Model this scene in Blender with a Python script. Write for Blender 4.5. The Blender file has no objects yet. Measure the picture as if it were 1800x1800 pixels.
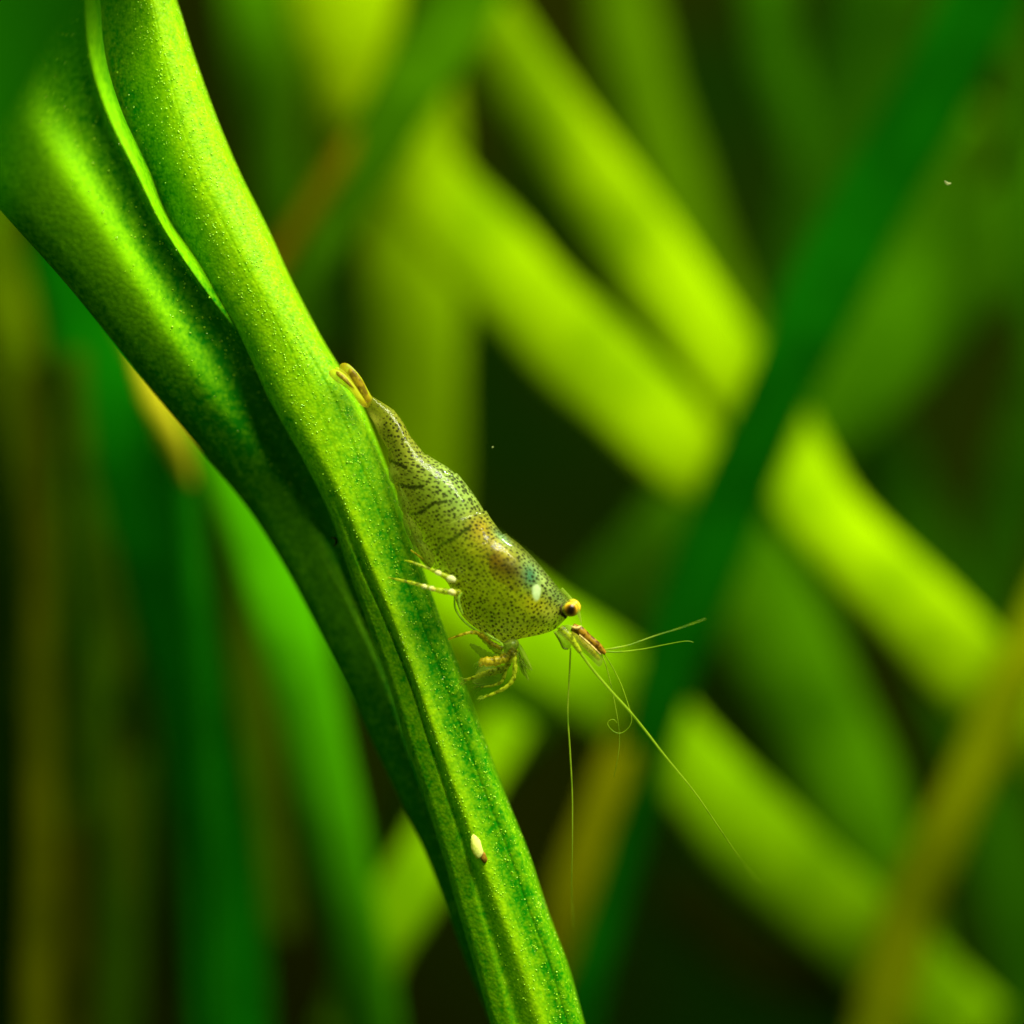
import bpy, bmesh, math, random
import numpy as np
from mathutils import Vector

random.seed(7)
rng = np.random.default_rng(7)
scene = bpy.context.scene
COL = scene.collection
# one unit is one centimetre: the shrimp is about two units long
scene.unit_settings.system = 'METRIC'
scene.unit_settings.scale_length = 0.01

# ------------------------------------------------------------------ camera
DIST = 16.667            # camera to plane of focus (cm); the frame is 6 cm wide there
cam_d = bpy.data.cameras.new("camera")
cam = bpy.data.objects.new("camera", cam_d)
COL.objects.link(cam)
cam.location = (0, -DIST, 0)
cam.rotation_euler = (math.radians(90), 0, 0)
cam_d.lens = 100
cam_d.sensor_width = 36
cam_d.clip_start = 0.1
cam_d.clip_end = 400
cam_d.dof.use_dof = True
cam_d.dof.focus_distance = DIST - 0.12
cam_d.dof.aperture_fstop = 0.092
cam_d.dof.aperture_blades = 0
scene.camera = cam

# ------------------------------------------------------------------ light
world = bpy.data.worlds.new("World")
scene.world = world
world.use_nodes = True
bg = world.node_tree.nodes["Background"]
bg.inputs[0].default_value = (0.50, 0.80, 0.12, 1)
bg.inputs[1].default_value = 0.34


def area(name, loc, target, sx, sy, power, col):
    d = bpy.data.lights.new(name, 'AREA')
    d.shape = 'RECTANGLE'
    d.size, d.size_y = sx, sy
    d.energy = power
    d.color = col
    o = bpy.data.objects.new(name, d)
    COL.objects.link(o)
    o.location = loc
    o.rotation_euler = (Vector(target) - Vector(loc)).to_track_quat('-Z', 'Y').to_euler()
    return o


area("tank_lamp", (12, -13.0, 28), (0.5, 2.0, 0), 22, 22, 60000, (1.0, 0.97, 0.78))
area("rear_tank_lamp", (15, 8.5, 21), (0, 0, 0), 1.4, 4, 4800, (0.96, 1.0, 0.95))  # unseen second lamp, added for the glint streaks on the shrimp's back

scene.view_settings.view_transform = 'Standard'
scene.view_settings.look = 'None'
scene.view_settings.exposure = 0.0
scene.view_settings.gamma = 1.0
scene.render.engine = 'CYCLES'
scene.cycles.use_denoising = True
scene.cycles.max_bounces = 10
scene.cycles.transparent_max_bounces = 24
scene.cycles.sample_clamp_indirect = 6
scene.cycles.caustics_refractive = False

# ------------------------------------------------------------------ helpers


def P(px, py, y=0.0):
    """picture position (1800 px frame) at depth y cm behind the plane of focus"""
    k = (DIST + y) / DIST / 300.0
    return np.array([(px - 900) * k, y, (900 - py) * k])


def srgb(r, g, b):
    def f(c):
        c = c / 255
        return c / 12.92 if c <= 0.04045 else ((c + 0.055) / 1.055) ** 2.4
    return (f(r), f(g), f(b))


def link(name, me, mat=None, parent=None):
    o = bpy.data.objects.new(name, me)
    COL.objects.link(o)
    if mat is not None:
        me.materials.append(mat)
    if parent is not None:
        o.parent = parent
        o.matrix_parent_inverse.identity()
        o.location = -Vector(parent.location)
    return o


def mesh(name, verts, faces, mat=None, parent=None, smooth=True):
    me = bpy.data.meshes.new(name)
    me.from_pydata([tuple(map(float, v)) for v in verts], [], faces)
    if smooth:
        me.polygons.foreach_set('use_smooth', [True] * len(me.polygons))
    me.update()
    bm = bmesh.new()
    bm.from_mesh(me)
    bmesh.ops.recalc_face_normals(bm, faces=bm.faces)
    bm.to_mesh(me)
    bm.free()
    return link(name, me, mat, parent)


def tag(o, label=None, cat=None, group=None, kind=None):
    if label:
        o['label'] = label
    if cat:
        o['category'] = cat
    if group:
        o['group'] = group
    if kind:
        o['kind'] = kind
    return o


def root(name, loc, label, cat, group=None):
    o = bpy.data.objects.new(name, None)
    o.empty_display_size = 0.1
    COL.objects.link(o)
    o.location = Vector([float(c) for c in loc])
    return tag(o, label, cat, group)


def catmull(pts, n):
    """n points along a smooth curve through pts (rows may carry extra columns)"""
    p = np.asarray(pts, float)
    if len(p) == 2:
        t = np.linspace(0, 1, n)[:, None]
        return p[0] * (1 - t) + p[1] * t
    q = np.vstack([2 * p[0] - p[1], p, 2 * p[-1] - p[-2]])
    d = np.linalg.norm(np.diff(p[:, :3], axis=0), axis=1)
    s = np.concatenate([[0], np.cumsum(d)])
    out = []
    for v in np.linspace(0, s[-1], n):
        i = min(max(np.searchsorted(s, v, side='right') - 1, 0), len(p) - 2)
        t = (v - s[i]) / max(d[i], 1e-9)
        a, b, c, e = q[i], q[i + 1], q[i + 2], q[i + 3]
        out.append(0.5 * (2 * b + (c - a) * t + (2 * a - 5 * b + 4 * c - e) * t * t + (3 * b - a - 3 * c + e) * t ** 3))
    return np.array(out)


def grid_faces(n, m, closed=True, caps=True, off=0):
    f = []
    mm = m if closed else m - 1
    for i in range(n - 1):
        for j in range(mm):
            a = off + i * m + j
            b = off + i * m + (j + 1) % m
            f.append((a, b, b + m, a + m))
    if caps and closed:
        f.append(tuple(off + j for j in range(m))[::-1])
        f.append(tuple(off + (n - 1) * m + j for j in range(m)))
    return f


def tube_data(pts, n=40, sides=8, flat=1.0, off=0, lumpy=0.0):
    """pts rows: px, py, y, radius_px ; returns verts, faces of a tapered tube"""
    rows = np.array([list(P(a, b, c)) + [r / 300.0] for a, b, c, r in pts])
    c = catmull(rows, n)
    if lumpy:
        q = np.linspace(0, 1, n)
        ph = rows[0, 0] * 37 + rows[-1, 2] * 53
        c[:, 3] *= 1 + lumpy * (np.sin(q * 31 + ph) * 0.6 + np.sin(q * 67 + 2 * ph) * 0.5)
    c[:, 3] = np.maximum(c[:, 3], 0.0008)
    tan = np.gradient(c[:, :3], axis=0)
    tan /= np.linalg.norm(tan, axis=1)[:, None] + 1e-12
    vs = []
    for i in range(n):
        t = tan[i]
        up = np.array([0, 1.0, 0]) if abs(t[1]) < 0.9 else np.array([1.0, 0, 0])
        u = np.cross(t, up)
        u /= np.linalg.norm(u)
        w = np.cross(t, u)
        for k in range(sides):
            a = 2 * math.pi * k / sides
            vs.append(c[i, :3] + c[i, 3] * (math.cos(a) * u + flat * math.sin(a) * w))
    return vs, grid_faces(n, sides, off=off)


def tube(name, pts, mat, parent=None, n=40, sides=8, flat=1.0, k=1.0, lumpy=0.0):
    pts = [(a, b, c, r * k) for a, b, c, r in pts]
    v, f = tube_data(pts, n, sides, flat, 0, lumpy)
    return mesh(name, v, f, mat, parent)


# ------------------------------------------------------------------ materials


def new_mat(name):
    m = bpy.data.materials.new(name)
    m.use_nodes = True
    nt = m.node_tree
    nt.nodes.clear()
    return m, nt


class NT:
    def __init__(self, nt):
        self.nt = nt

    def n(self, typ, **kw):
        nd = self.nt.nodes.new(typ)
        for k, v in kw.items():
            if k.startswith('i_'):
                key = k[2:]
                key = int(key) if key.isdigit() else key.replace('_', ' ')
                nd.inputs[key].default_value = v
            else:
                setattr(nd, k, v)
        return nd

    def l(self, a, b):
        self.nt.links.new(a, b)

    def math(self, op, a, b=None, clamp=False):
        nd = self.n('ShaderNodeMath', operation=op, use_clamp=clamp)
        for i, v in enumerate((a, b)):
            if v is None:
                continue
            if isinstance(v, (int, float)):
                nd.inputs[i].default_value = v
            else:
                self.l(v, nd.inputs[i])
        return nd.outputs[0]

    def mix(self, fac, a, b, blend='MIX'):
        nd = self.n('ShaderNodeMix', data_type='RGBA', blend_type=blend)
        for i, v in ((0, fac), (6, a), (7, b)):
            if isinstance(v, (int, float)):
                nd.inputs[i].default_value = v
            elif isinstance(v, tuple):
                nd.inputs[i].default_value = (*v[:3], 1)
            else:
                self.l(v, nd.inputs[i])
        return nd.outputs[2]

    def ramp(self, fac, lo, hi):
        nd = self.n('ShaderNodeMapRange', interpolation_type='SMOOTHSTEP')
        nd.inputs[1].default_value = lo
        nd.inputs[2].default_value = hi
        self.l(fac, nd.inputs[0])
        return nd.outputs[0]


def leaf_mat(name, col, trans=0.4, rough=0.6, spec=0.03, var=0.35, streak=True):
    """soft green leaf: diffuse front, light coming through from behind, slight fibres"""
    m, nt = new_mat(name)
    g = NT(nt)
    tc = g.n('ShaderNodeTexCoord')
    nz = g.n('ShaderNodeTexNoise', i_Scale=1.1, i_Detail=4.0, i_Roughness=0.6)
    g.l(tc.outputs['Object'], nz.inputs['Vector'])
    base = g.mix(g.math('MULTIPLY', g.ramp(nz.outputs[0], 0.38, 0.64), var), tuple(col),
                 tuple([col[0] * 0.38, col[1] * 0.50, col[2] * 0.5]))
    pr = g.n('ShaderNodeBsdfDiffuse')
    tr = g.n('ShaderNodeBsdfTranslucent')
    g.l(base, pr.inputs['Color'])
    g.l(base, tr.inputs['Color'])
    mx = g.n('ShaderNodeMixShader', i_Fac=trans)
    g.l(pr.outputs[0], mx.inputs[1])
    g.l(tr.outputs[0], mx.inputs[2])
    out = g.n('ShaderNodeOutputMaterial')
    g.l(mx.outputs[0], out.inputs[0])
    return m


def front_leaf_mat(name, dark, light, cell=26.0, bump=0.35, trans=0.3):
    """sharp near leaf: cell texture, patchy chlorophyll, fine relief.
    attribute 'tone' 0..1 = dark to light green, used to paint lit crests and shaded hollows"""
    m, nt = new_mat(name)
    g = NT(nt)
    tc = g.n('ShaderNodeTexCoord')
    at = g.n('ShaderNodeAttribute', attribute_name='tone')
    n1 = g.n('ShaderNodeTexNoise', i_Scale=9.0, i_Detail=5.0, i_Roughness=0.65)
    g.l(tc.outputs['Object'], n1.inputs['Vector'])
    n2 = g.n('ShaderNodeTexNoise', i_Scale=30.0, i_Detail=3.0)
    g.l(tc.outputs['Object'], n2.inputs['Vector'])
    vo = g.n('ShaderNodeTexVoronoi', i_Scale=cell)
    g.l(tc.outputs['Object'], vo.inputs['Vector'])
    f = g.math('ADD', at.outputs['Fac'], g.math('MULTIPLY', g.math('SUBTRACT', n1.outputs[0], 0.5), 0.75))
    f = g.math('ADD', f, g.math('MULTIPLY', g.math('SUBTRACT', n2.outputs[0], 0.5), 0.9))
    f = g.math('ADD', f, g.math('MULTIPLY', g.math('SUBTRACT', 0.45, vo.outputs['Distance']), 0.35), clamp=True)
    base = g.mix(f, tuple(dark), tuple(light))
    pr = g.n('ShaderNodeBsdfPrincipled', i_Roughness=0.38)
    pr.inputs['Specular IOR Level'].default_value = 0.10
    tr = g.n('ShaderNodeBsdfTranslucent')
    g.l(base, pr.inputs['Base Color'])
    g.l(base, tr.inputs['Color'])
    hgt = g.math('ADD', g.math('MULTIPLY', vo.outputs['Distance'], -0.7), g.math('MULTIPLY', n2.outputs[0], 0.4))
    bp = g.n('ShaderNodeBump', i_Strength=bump, i_Distance=0.012)
    g.l(hgt, bp.inputs['Height'])
    g.l(bp.outputs[0], pr.inputs['Normal'])
    mx = g.n('ShaderNodeMixShader', i_Fac=trans)
    g.l(pr.outputs[0], mx.inputs[1])
    g.l(tr.outputs[0], mx.inputs[2])
    out = g.n('ShaderNodeOutputMaterial')
    g.l(mx.outputs[0], out.inputs[0])
    return m


def limb_mat(name, col, alpha=0.8, rough=0.25, spec=0.12, trans=0.4, col2=None, scale=30, lo=0.45, hi=0.6, emis=None):
    """thin see-through chitin"""
    m, nt = new_mat(name)
    g = NT(nt)
    tc = g.n('ShaderNodeTexCoord')
    nz = g.n('ShaderNodeTexNoise', i_Scale=float(scale), i_Detail=2.0)
    g.l(tc.outputs['Object'], nz.inputs['Vector'])
    c2 = col2 if col2 else tuple(c * 0.6 for c in col)
    base = g.mix(g.ramp(nz.outputs[0], lo, hi), tuple(col), tuple(c2))
    pr = g.n('ShaderNodeBsdfPrincipled', i_Roughness=rough)
    pr.inputs['Specular IOR Level'].default_value = spec
    tr = g.n('ShaderNodeBsdfTranslucent')
    g.l(base, pr.inputs['Base Color'])
    g.l(base, tr.inputs['Color'])
    mx = g.n('ShaderNodeMixShader', i_Fac=trans)
    g.l(pr.outputs[0], mx.inputs[1])
    g.l(tr.outputs[0], mx.inputs[2])
    tp = g.n('ShaderNodeBsdfTransparent')
    m2 = g.n('ShaderNodeMixShader', i_Fac=alpha)
    g.l(tp.outputs[0], m2.inputs[1])
    g.l(mx.outputs[0], m2.inputs[2])
    out = g.n('ShaderNodeOutputMaterial')
    g.l(m2.outputs[0], out.inputs[0])
    return m


# ------------------------------------------------------------------ setting: the dark end of the water
m, nt = new_mat("dark_backdrop")
g = NT(nt)
tc = g.n('ShaderNodeTexCoord')
nz = g.n('ShaderNodeTexNoise', i_Scale=0.22, i_Detail=2.0)
g.l(tc.outputs['Object'], nz.inputs['Vector'])
pr = g.n('ShaderNodeBsdfPrincipled', i_Roughness=0.9)
pr.inputs['Specular IOR Level'].default_value = 0.0
g.l(g.mix(g.ramp(nz.outputs[0], 0.4, 0.65), (0.0018, 0.009, 0.0001), (0.005, 0.0065, 0.0001)), pr.inputs['Base Color'])
out = g.n('ShaderNodeOutputMaterial')
g.l(pr.outputs[0], out.inputs[0])
BACK = m
n = 25
vs, fs = [], []
for i in range(n):          # floor and added backdrop, coloured dark for the unlit deep water, gently uneven
    for j in range(n):
        x = -22 + 44 * j / (n - 1)
        s = i / (n - 1)
        if s < 0.4:
            yy, zz = -10 + 24 * (s / 0.4), -9.0
        else:
            a = (s - 0.4) / 0.6
            yy, zz = 14 + 3.0 * math.sin(a * math.pi / 2), -9.0 + 24 * a
        vs.append((x, yy + 0.5 * math.sin(x * 0.7 + i), zz + 0.25 * math.sin(x * 0.9 + i * 1.3)))
for i in range(n - 1):
    for j in range(n - 1):
        a = i * n + j
        fs.append((a, a + 1, a + n + 1, a + n))
tag(mesh("ground", vs, fs, BACK), "dark bank of substrate rising behind the blurred leaves", kind='structure')

# ------------------------------------------------------------------ background leaves
LEAVES = {}


def blade(name, pts, color, label, trans=0.4, thick=0.05, cup=0.18, ends=(0, 0), n=48, var=0.7, cat="leaf",
          group="blurred leaves behind the shrimp"):
    """ribbon leaf. pts rows: px, py, y, width_px, roll_deg (0 = flat to the camera, + turns the right edge away).
    ends: 0 cut straight outside the picture, 1 rounded tip"""
    mseg = 12
    rows = []
    for px, py, y, w, r in pts:
        k = (DIST + y) / DIST / 300.0
        rows.append(list(P(px, py, y)) + [w * k * 0.5, r])
    c = catmull(rows, n)
    tan = np.gradient(c[:, :3], axis=0)
    tan /= np.linalg.norm(tan, axis=1)[:, None]
    L = np.concatenate([[0], np.cumsum(np.linalg.norm(np.diff(c[:, :3], axis=0), axis=1))])
    vs = []
    for i in range(n):
        t = tan[i]
        view = np.array([0, 1.0, 0])
        side = np.cross(t, view)
        side /= np.linalg.norm(side)
        if side[0] < 0:
            side = -side
        nor = np.cross(side, t)
        nor /= np.linalg.norm(nor)
        if nor[1] > 0:
            nor = -nor             # towards the camera
        a = math.radians(c[i, 4])
        s2 = side * math.cos(a) - nor * math.sin(a)
        n2 = nor * math.cos(a) + side * math.sin(a)
        hw = c[i, 3]
        if ends[0]:
            q = L[i] / max(c[0, 3] * 1.1, 1e-6)
            if q < 1:
                hw *= math.sqrt(max(0.02, 1 - (1 - q) ** 2))
        if ends[1]:
            q = (L[-1] - L[i]) / max(c[-1, 3] * 1.1, 1e-6)
            if q < 1:
                hw *= math.sqrt(max(0.02, 1 - (1 - q) ** 2))
        wob = 1 + 0.03 * math.sin(i * 0.55 + c[0, 0])
        for sgn in (1, -1):
            for j in range(mseg):
                u = -1 + 2 * j / (mseg - 1)
                if sgn < 0:
                    u = -u
                th = thick * 0.5 * math.sqrt(max(0.0, 1 - u * u * 0.96))
                bend = cup * hw * (1 - u * u)
                vs.append(c[i, :3] + s2 * (u * hw * wob) + n2 * (bend + sgn * th))
    fs = grid_faces(n, 2 * mseg)
    key = (tuple(color), trans, var)
    if key not in LEAVES:
        LEAVES[key] = leaf_mat("leaf_tissue", color, trans, var=var)
    o = mesh(name, vs, fs, LEAVES[key])
    return tag(o, label, cat, group)


YEL = (0.23, 0.40, 0.0003)
LIM = (0.17, 0.36, 0.0003)
MID = (0.035, 0.125, 0.0002)
OLI = (0.20, 0.36, 0.0002)
GRN = (0.05, 0.27, 0.0003)
DRK = (0.0015, 0.046, 0.0002)
BRN = (0.12, 0.09, 0.0004)
DIM = (0.014, 0.065, 0.0002)

B = blade
# --- far, upper right
B("grass_leaf", [(1580, -160, 9, 190, -20), (1500, 200, 9, 190, -20), (1400, 560, 8.5, 170, -25), (1330, 900, 8, 150, -25)], DIM,
  "broad dim green leaf hanging from the top edge, left of the dark diagonal leaf")
B("grass_leaf", [(1070, -160, 8, 120, 20), (1115, 100, 8, 125, 20), (1210, 380, 8, 120, 25), (1330, 700, 8, 100, 25)], (0.055, 0.125, 0.0002),
  "narrow olive leaf slanting behind the shorter bright leaf at the top")
B("grass_leaf", [(1960, 280, 8.2, 200, 10), (1700, 480, 7.8, 195, 10), (1400, 770, 7.2, 180, 10), (1080, 1060, 6.8, 165, 10), (850, 1290, 6.5, 170, 10), (700, 1560, 7, 120, 10)], MID,
  "wide mid green leaf crossing from the right edge down beneath the shrimp")
B("grass_leaf", [(1700, 180, 9, 120, 0), (1590, 400, 9, 140, -15), (1450, 740, 8.5, 150, -20), (1300, 1060, 8, 130, -20)], MID,
  "soft green leaf running down just right of the dark diagonal leaf")
B("grass_leaf", [(1500, 700, 9, 130, 20), (1620, 980, 9, 150, 20), (1740, 1400, 9, 160, 20), (1850, 1900, 9, 160, 20)], DIM,
  "dim green leaf in the shade beyond the bright right hand leaf")
B("grass_leaf", [(1790, -120, 7, 90, 30), (1800, 300, 7, 70, 30), (1830, 700, 7, 60, 30)], DIM,
  "thin dim leaf edge at the upper right corner")
# --- bright long leaves
B("grass_leaf", [(650, 225, 6.2, 130, 10), (740, 320, 6.0, 152, 10), (960, 560, 5.6, 160, -5), (1160, 745, 5.3, 162, 10), (1300, 870, 5.2, 150, 10)], YEL,
  "bright yellow green leaf right above the shrimp's back, slanting down to the dark leaf", var=0.65, ends=(1, 0))
B("grass_leaf", [(740, -120, 6.6, 130, -30), (880, 90, 6.2, 140, -28), (1050, 330, 5.8, 142, -20), (1220, 560, 5.4, 140, 5), (1345, 730, 5.2, 140, 15), (1448, 905, 5.0, 150, 25), (1600, 1065, 5, 156, 15), (1760, 1235, 5.2, 156, 0), (1950, 1410, 5.6, 150, -10)], YEL,
  "longest bright leaf, running from the top behind the dark leaf to the right", var=0.65)
B("grass_leaf", [(1180, 850, 7.0, 190, 10), (1330, 1060, 7.0, 210, 15), (1470, 1330, 7.2, 190, 20), (1560, 1560, 7.4, 160, 20), (1640, 1900, 8, 140, 20)], (0.045, 0.15, 0.0002),
  "dull green leaf below the brightest right hand leaf")
B("grass_leaf", [(680, 930, 5.4, 170, 25), (800, 1020, 5.2, 175, 25), (940, 1120, 5.2, 175, 20), (1080, 1215, 5.3, 165, 15), (1200, 1335, 5.4, 150, 10), (1340, 1490, 5.6, 165, 0), (1520, 1650, 6.0, 165, 0), (1720, 1830, 6.4, 150, 5)], LIM,
  "lime green leaf under the long antenna, passing beneath the dark leaf", ends=(1, 0))
# --- top, left of centre
B("grass_leaf", [(590, -160, 6.2, 250, -10), (600, -20, 6.2, 220, -10), (605, 110, 6.2, 140, -15), (590, 230, 6.4, 70, -20), (560, 380, 7, 40, -20)], (0.36, 0.54, 0.0003),
  "yellow green leaf narrowing downwards from the top edge", var=0.65)
B("grass_leaf", [(430, -160, 7.2, 110, 15), (450, 60, 7.2, 110, 15), (490, 300, 7.5, 90, 15), (540, 620, 7.5, 80, 10)], MID,
  "dim upright leaf seen right beside the top of the near stem")
B("grass_leaf", [(720, 130, 7.0, 150, 5), (725, 400, 7.0, 175, 5), (730, 700, 7.0, 165, 5), (740, 1000, 7.2, 130, 5), (760, 1300, 7.5, 120, 5)], OLI,
  "upright olive leaf rising behind the tail of the shrimp")
B("grass_leaf", [(890, -140, 5.4, 150, -25), (775, 60, 5.2, 150, -25), (660, 250, 5.0, 130, -25), (560, 420, 5.0, 110, -25), (430, 640, 5.2, 90, -20)], (0.035, 0.12, 0.0002),
  "shaded green leaf slanting from the top down to the near stem")
B("stalk", [(720, 90, 5.6, 20, 0), (660, 190, 5.2, 30, 0), (580, 310, 4.9, 34, 0), (490, 450, 4.8, 34, 0), (420, 560, 4.8, 30, 0)], BRN,
  "thin brown stalk slanting behind the near stem above the shrimp", cat="stalk", group="blurred stalks")
# --- dark diagonal leaf, nearest of the background
B("grass_leaf", [(1815, -180, 5.4, 175, 25), (1670, 110, 5.2, 158, 30), (1495, 420, 5.0, 142, 5), (1368, 690, 4.8, 138, 30), (1252, 960, 4.8, 128, 5), (1160, 1230, 4.8, 115, 30), (1090, 1470, 5.0, 100, 10), (1035, 1700, 5.0, 90, 30), (990, 1920, 5.2, 90, 25)], DRK,
  "long dark green leaf running diagonally in front of the bright leaves", trans=0.1, cup=-0.05)
# --- right and bottom
B("stalk", [(1900, 930, 5.0, 70, 0), (1790, 1180, 4.8, 85, 0), (1690, 1400, 4.8, 90, 0), (1600, 1600, 5.0, 95, 0), (1530, 1860, 5.2, 100, 0)], (0.15, 0.19, 0.0002),
  "olive yellow stalk rising at the lower right to the right edge", cat="stalk", group="blurred stalks", cup=0.3)
B("stalk", [(1150, 1180, 5, 50, 0), (1070, 1380, 4.8, 70, 0), (1000, 1580, 4.8, 80, 0), (950, 1760, 5, 70, 0), (910, 1900, 5, 70, 0)], (0.13, 0.14, 0.0002),
  "olive brown stalk behind the straight hanging antenna", cat="stalk", group="blurred stalks", cup=0.3)
B("grass_leaf", [(900, 1260, 5.2, 80, -10), (800, 1420, 5.0, 100, -10), (710, 1580, 4.8, 110, -10), (650, 1690, 4.8, 105, -10), (590, 1830, 5, 90, -10)], LIM,
  "short yellow green leaf showing low down left of the near stem")
# --- lower left bundle
B("grass_leaf", [(330, 560, 4.6, 100, 15), (425, 830, 4.2, 125, 25), (515, 1130, 4.0, 118, 10), (580, 1430, 4.2, 110, -5), (635, 1700, 4.6, 105, -15), (665, 1900, 5, 105, -15)], GRN,
  "bright green leaf curving down close behind the near stem")
B("grass_leaf", [(90, 420, 5.4, 110, 20), (190, 700, 5.0, 140, 20), (280, 980, 4.8, 150, 25), (350, 1280, 4.8, 150, 30), (390, 1550, 5, 150, 30), (410, 1880, 5, 150, 30)], (0.002, 0.075, 0.0002),
  "dark green leaf reaching the bottom edge in the lower left bundle")
B("grass_leaf", [(200, 560, 6.0, 90, 0), (245, 800, 6.0, 110, 0), (215, 1020, 6.0, 110, 0), (150, 1240, 6.2, 90, 0), (80, 1480, 6.5, 80, 0)], (0.065, 0.14, 0.0002),
  "olive leaf leaning left across the lower left bundle")
B("grass_leaf", [(215, 900, 5.4, 50, 0), (260, 1120, 5.4, 60, 0), (305, 1380, 5.4, 65, 0), (330, 1650, 5.6, 70, 0), (370, 1900, 5.8, 70, 0)], (0.08, 0.17, 0.0002),
  "narrow olive leaf along the left side of the dark green leaf")
B("grass_leaf", [(60, 640, 5.6, 40, 0), (72, 900, 5.4, 50, 0), (68, 1300, 5.2, 60, 0), (62, 1600, 5.2, 80, 0), (30, 1900, 5.2, 110, 0)], (0.10, 0.115, 0.0002),
  "thin yellow brown upright leaf near the left edge", cup=0.3)
B("grass_leaf", [(-40, 340, 6.6, 60, 0), (15, 560, 6.4, 80, 0), (50, 820, 6.4, 80, 0), (90, 1100, 6.6, 60, 0)], (0.09, 0.15, 0.0002),
  "pale olive leaf coming in at the left edge under the darker near leaf")
B("grass_leaf", [(120, 470, 7.2, 60, 10), (150, 760, 7.2, 80, 10), (140, 1060, 7.2, 80, 10), (160, 1400, 7.4, 70, 10)], (0.03, 0.13, 0.0002),
  "dim green upright leaf at the back of the lower left bundle")
B("grass_leaf", [(400, 700, 6.4, 60, -10), (440, 1000, 6.2, 80, -10), (450, 1300, 6.2, 70, -10), (490, 1650, 6.4, 60, -10)], (0.05, 0.10, 0.0002),
  "faint narrow leaf in the gap between the two green leaves at lower left")
B("grass_leaf", [(240, 1330, 6.8, 40, 0), (215, 1560, 6.8, 60, 0), (200, 1880, 6.8, 80, 0)], (0.03, 0.09, 0.0002),
  "small dim leaf low in the lower left bundle, left of the dark green leaf")
B("grass_leaf", [(520, -120, 7.8, 70, 10), (520, 120, 7.8, 60, 10), (470, 380, 8, 60, 10)], (0.05, 0.12, 0.0002),
  "narrow dim leaf between the near stem and the yellow green leaf at the top")
B("grass_leaf", [(1330, -140, 9, 90, 10), (1370, 120, 9, 80, 10), (1450, 380, 9, 70, 10)], (0.02, 0.085, 0.0002),
  "narrow dim leaf at the top, between the olive leaf and the broad dim leaf")
B("grass_leaf", [(1850, 640, 10, 120, 20), (1790, 860, 10, 130, 20), (1720, 1130, 10, 120, 20)], (0.014, 0.065, 0.0002),
  "very dim leaf at the right edge above the brightest right hand leaf")
B("grass_leaf", [(150, 1280, 6.5, 120, 0), (150, 1500, 6.5, 140, 0), (120, 1700, 6.5, 120, 0), (100, 1900, 6.5, 110, 0)], (0.045, 0.055, 0.0002),
  "faint brownish leaf low in the lower left bundle")
B("grass_leaf", [(232, 600, 3.4, 20, 0), (268, 690, 3.2, 46, 0), (305, 770, 3.2, 40, 0), (335, 850, 3.4, 16, 0)], (0.42, 0.40, 0.01),
  "small pale yellow leaf sliver showing under the lower near leaf", cup=0.3)

B("grass_leaf", [(-10, 760, 4.4, 46, 10), (8, 1100, 4.2, 50, 10), (20, 1450, 4.2, 46, 10), (10, 1900, 4.4, 46, 10)], (0.003, 0.010, 0.0001),
  "blackish thin leaf hugging the left edge in the lower half", cup=0.1)
B("grass_leaf", [(130, 620, 4.6, 40, 15), (150, 950, 4.4, 46, -10), (172, 1300, 4.4, 46, 15), (185, 1700, 4.6, 44, 0), (190, 1900, 4.6, 44, 0)], (0.02, 0.055, 0.0002),
  "slender shaded green leaf just right of the yellow brown one near the left edge", cup=0.2)
B("grass_leaf", [(300, 640, 3.9, 36, 20), (330, 900, 3.8, 44, 0), (352, 1200, 3.8, 44, 20), (372, 1500, 3.9, 40, 0), (385, 1900, 4.0, 40, 0)], (0.004, 0.085, 0.0002),
  "slender clear green leaf lying against the dark green leaf at lower left", cup=0.2)
B("grass_leaf", [(1180, 1560, 8, 90, 10), (1330, 1680, 8, 110, 10), (1500, 1740, 8, 110, 10), (1700, 1860, 8, 100, 10)], (0.022, 0.028, 0.0002),
  "faint brownish leaf low in the dark gap at the bottom right", cup=0.1)

# ------------------------------------------------------------------ the two near leaves


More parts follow.
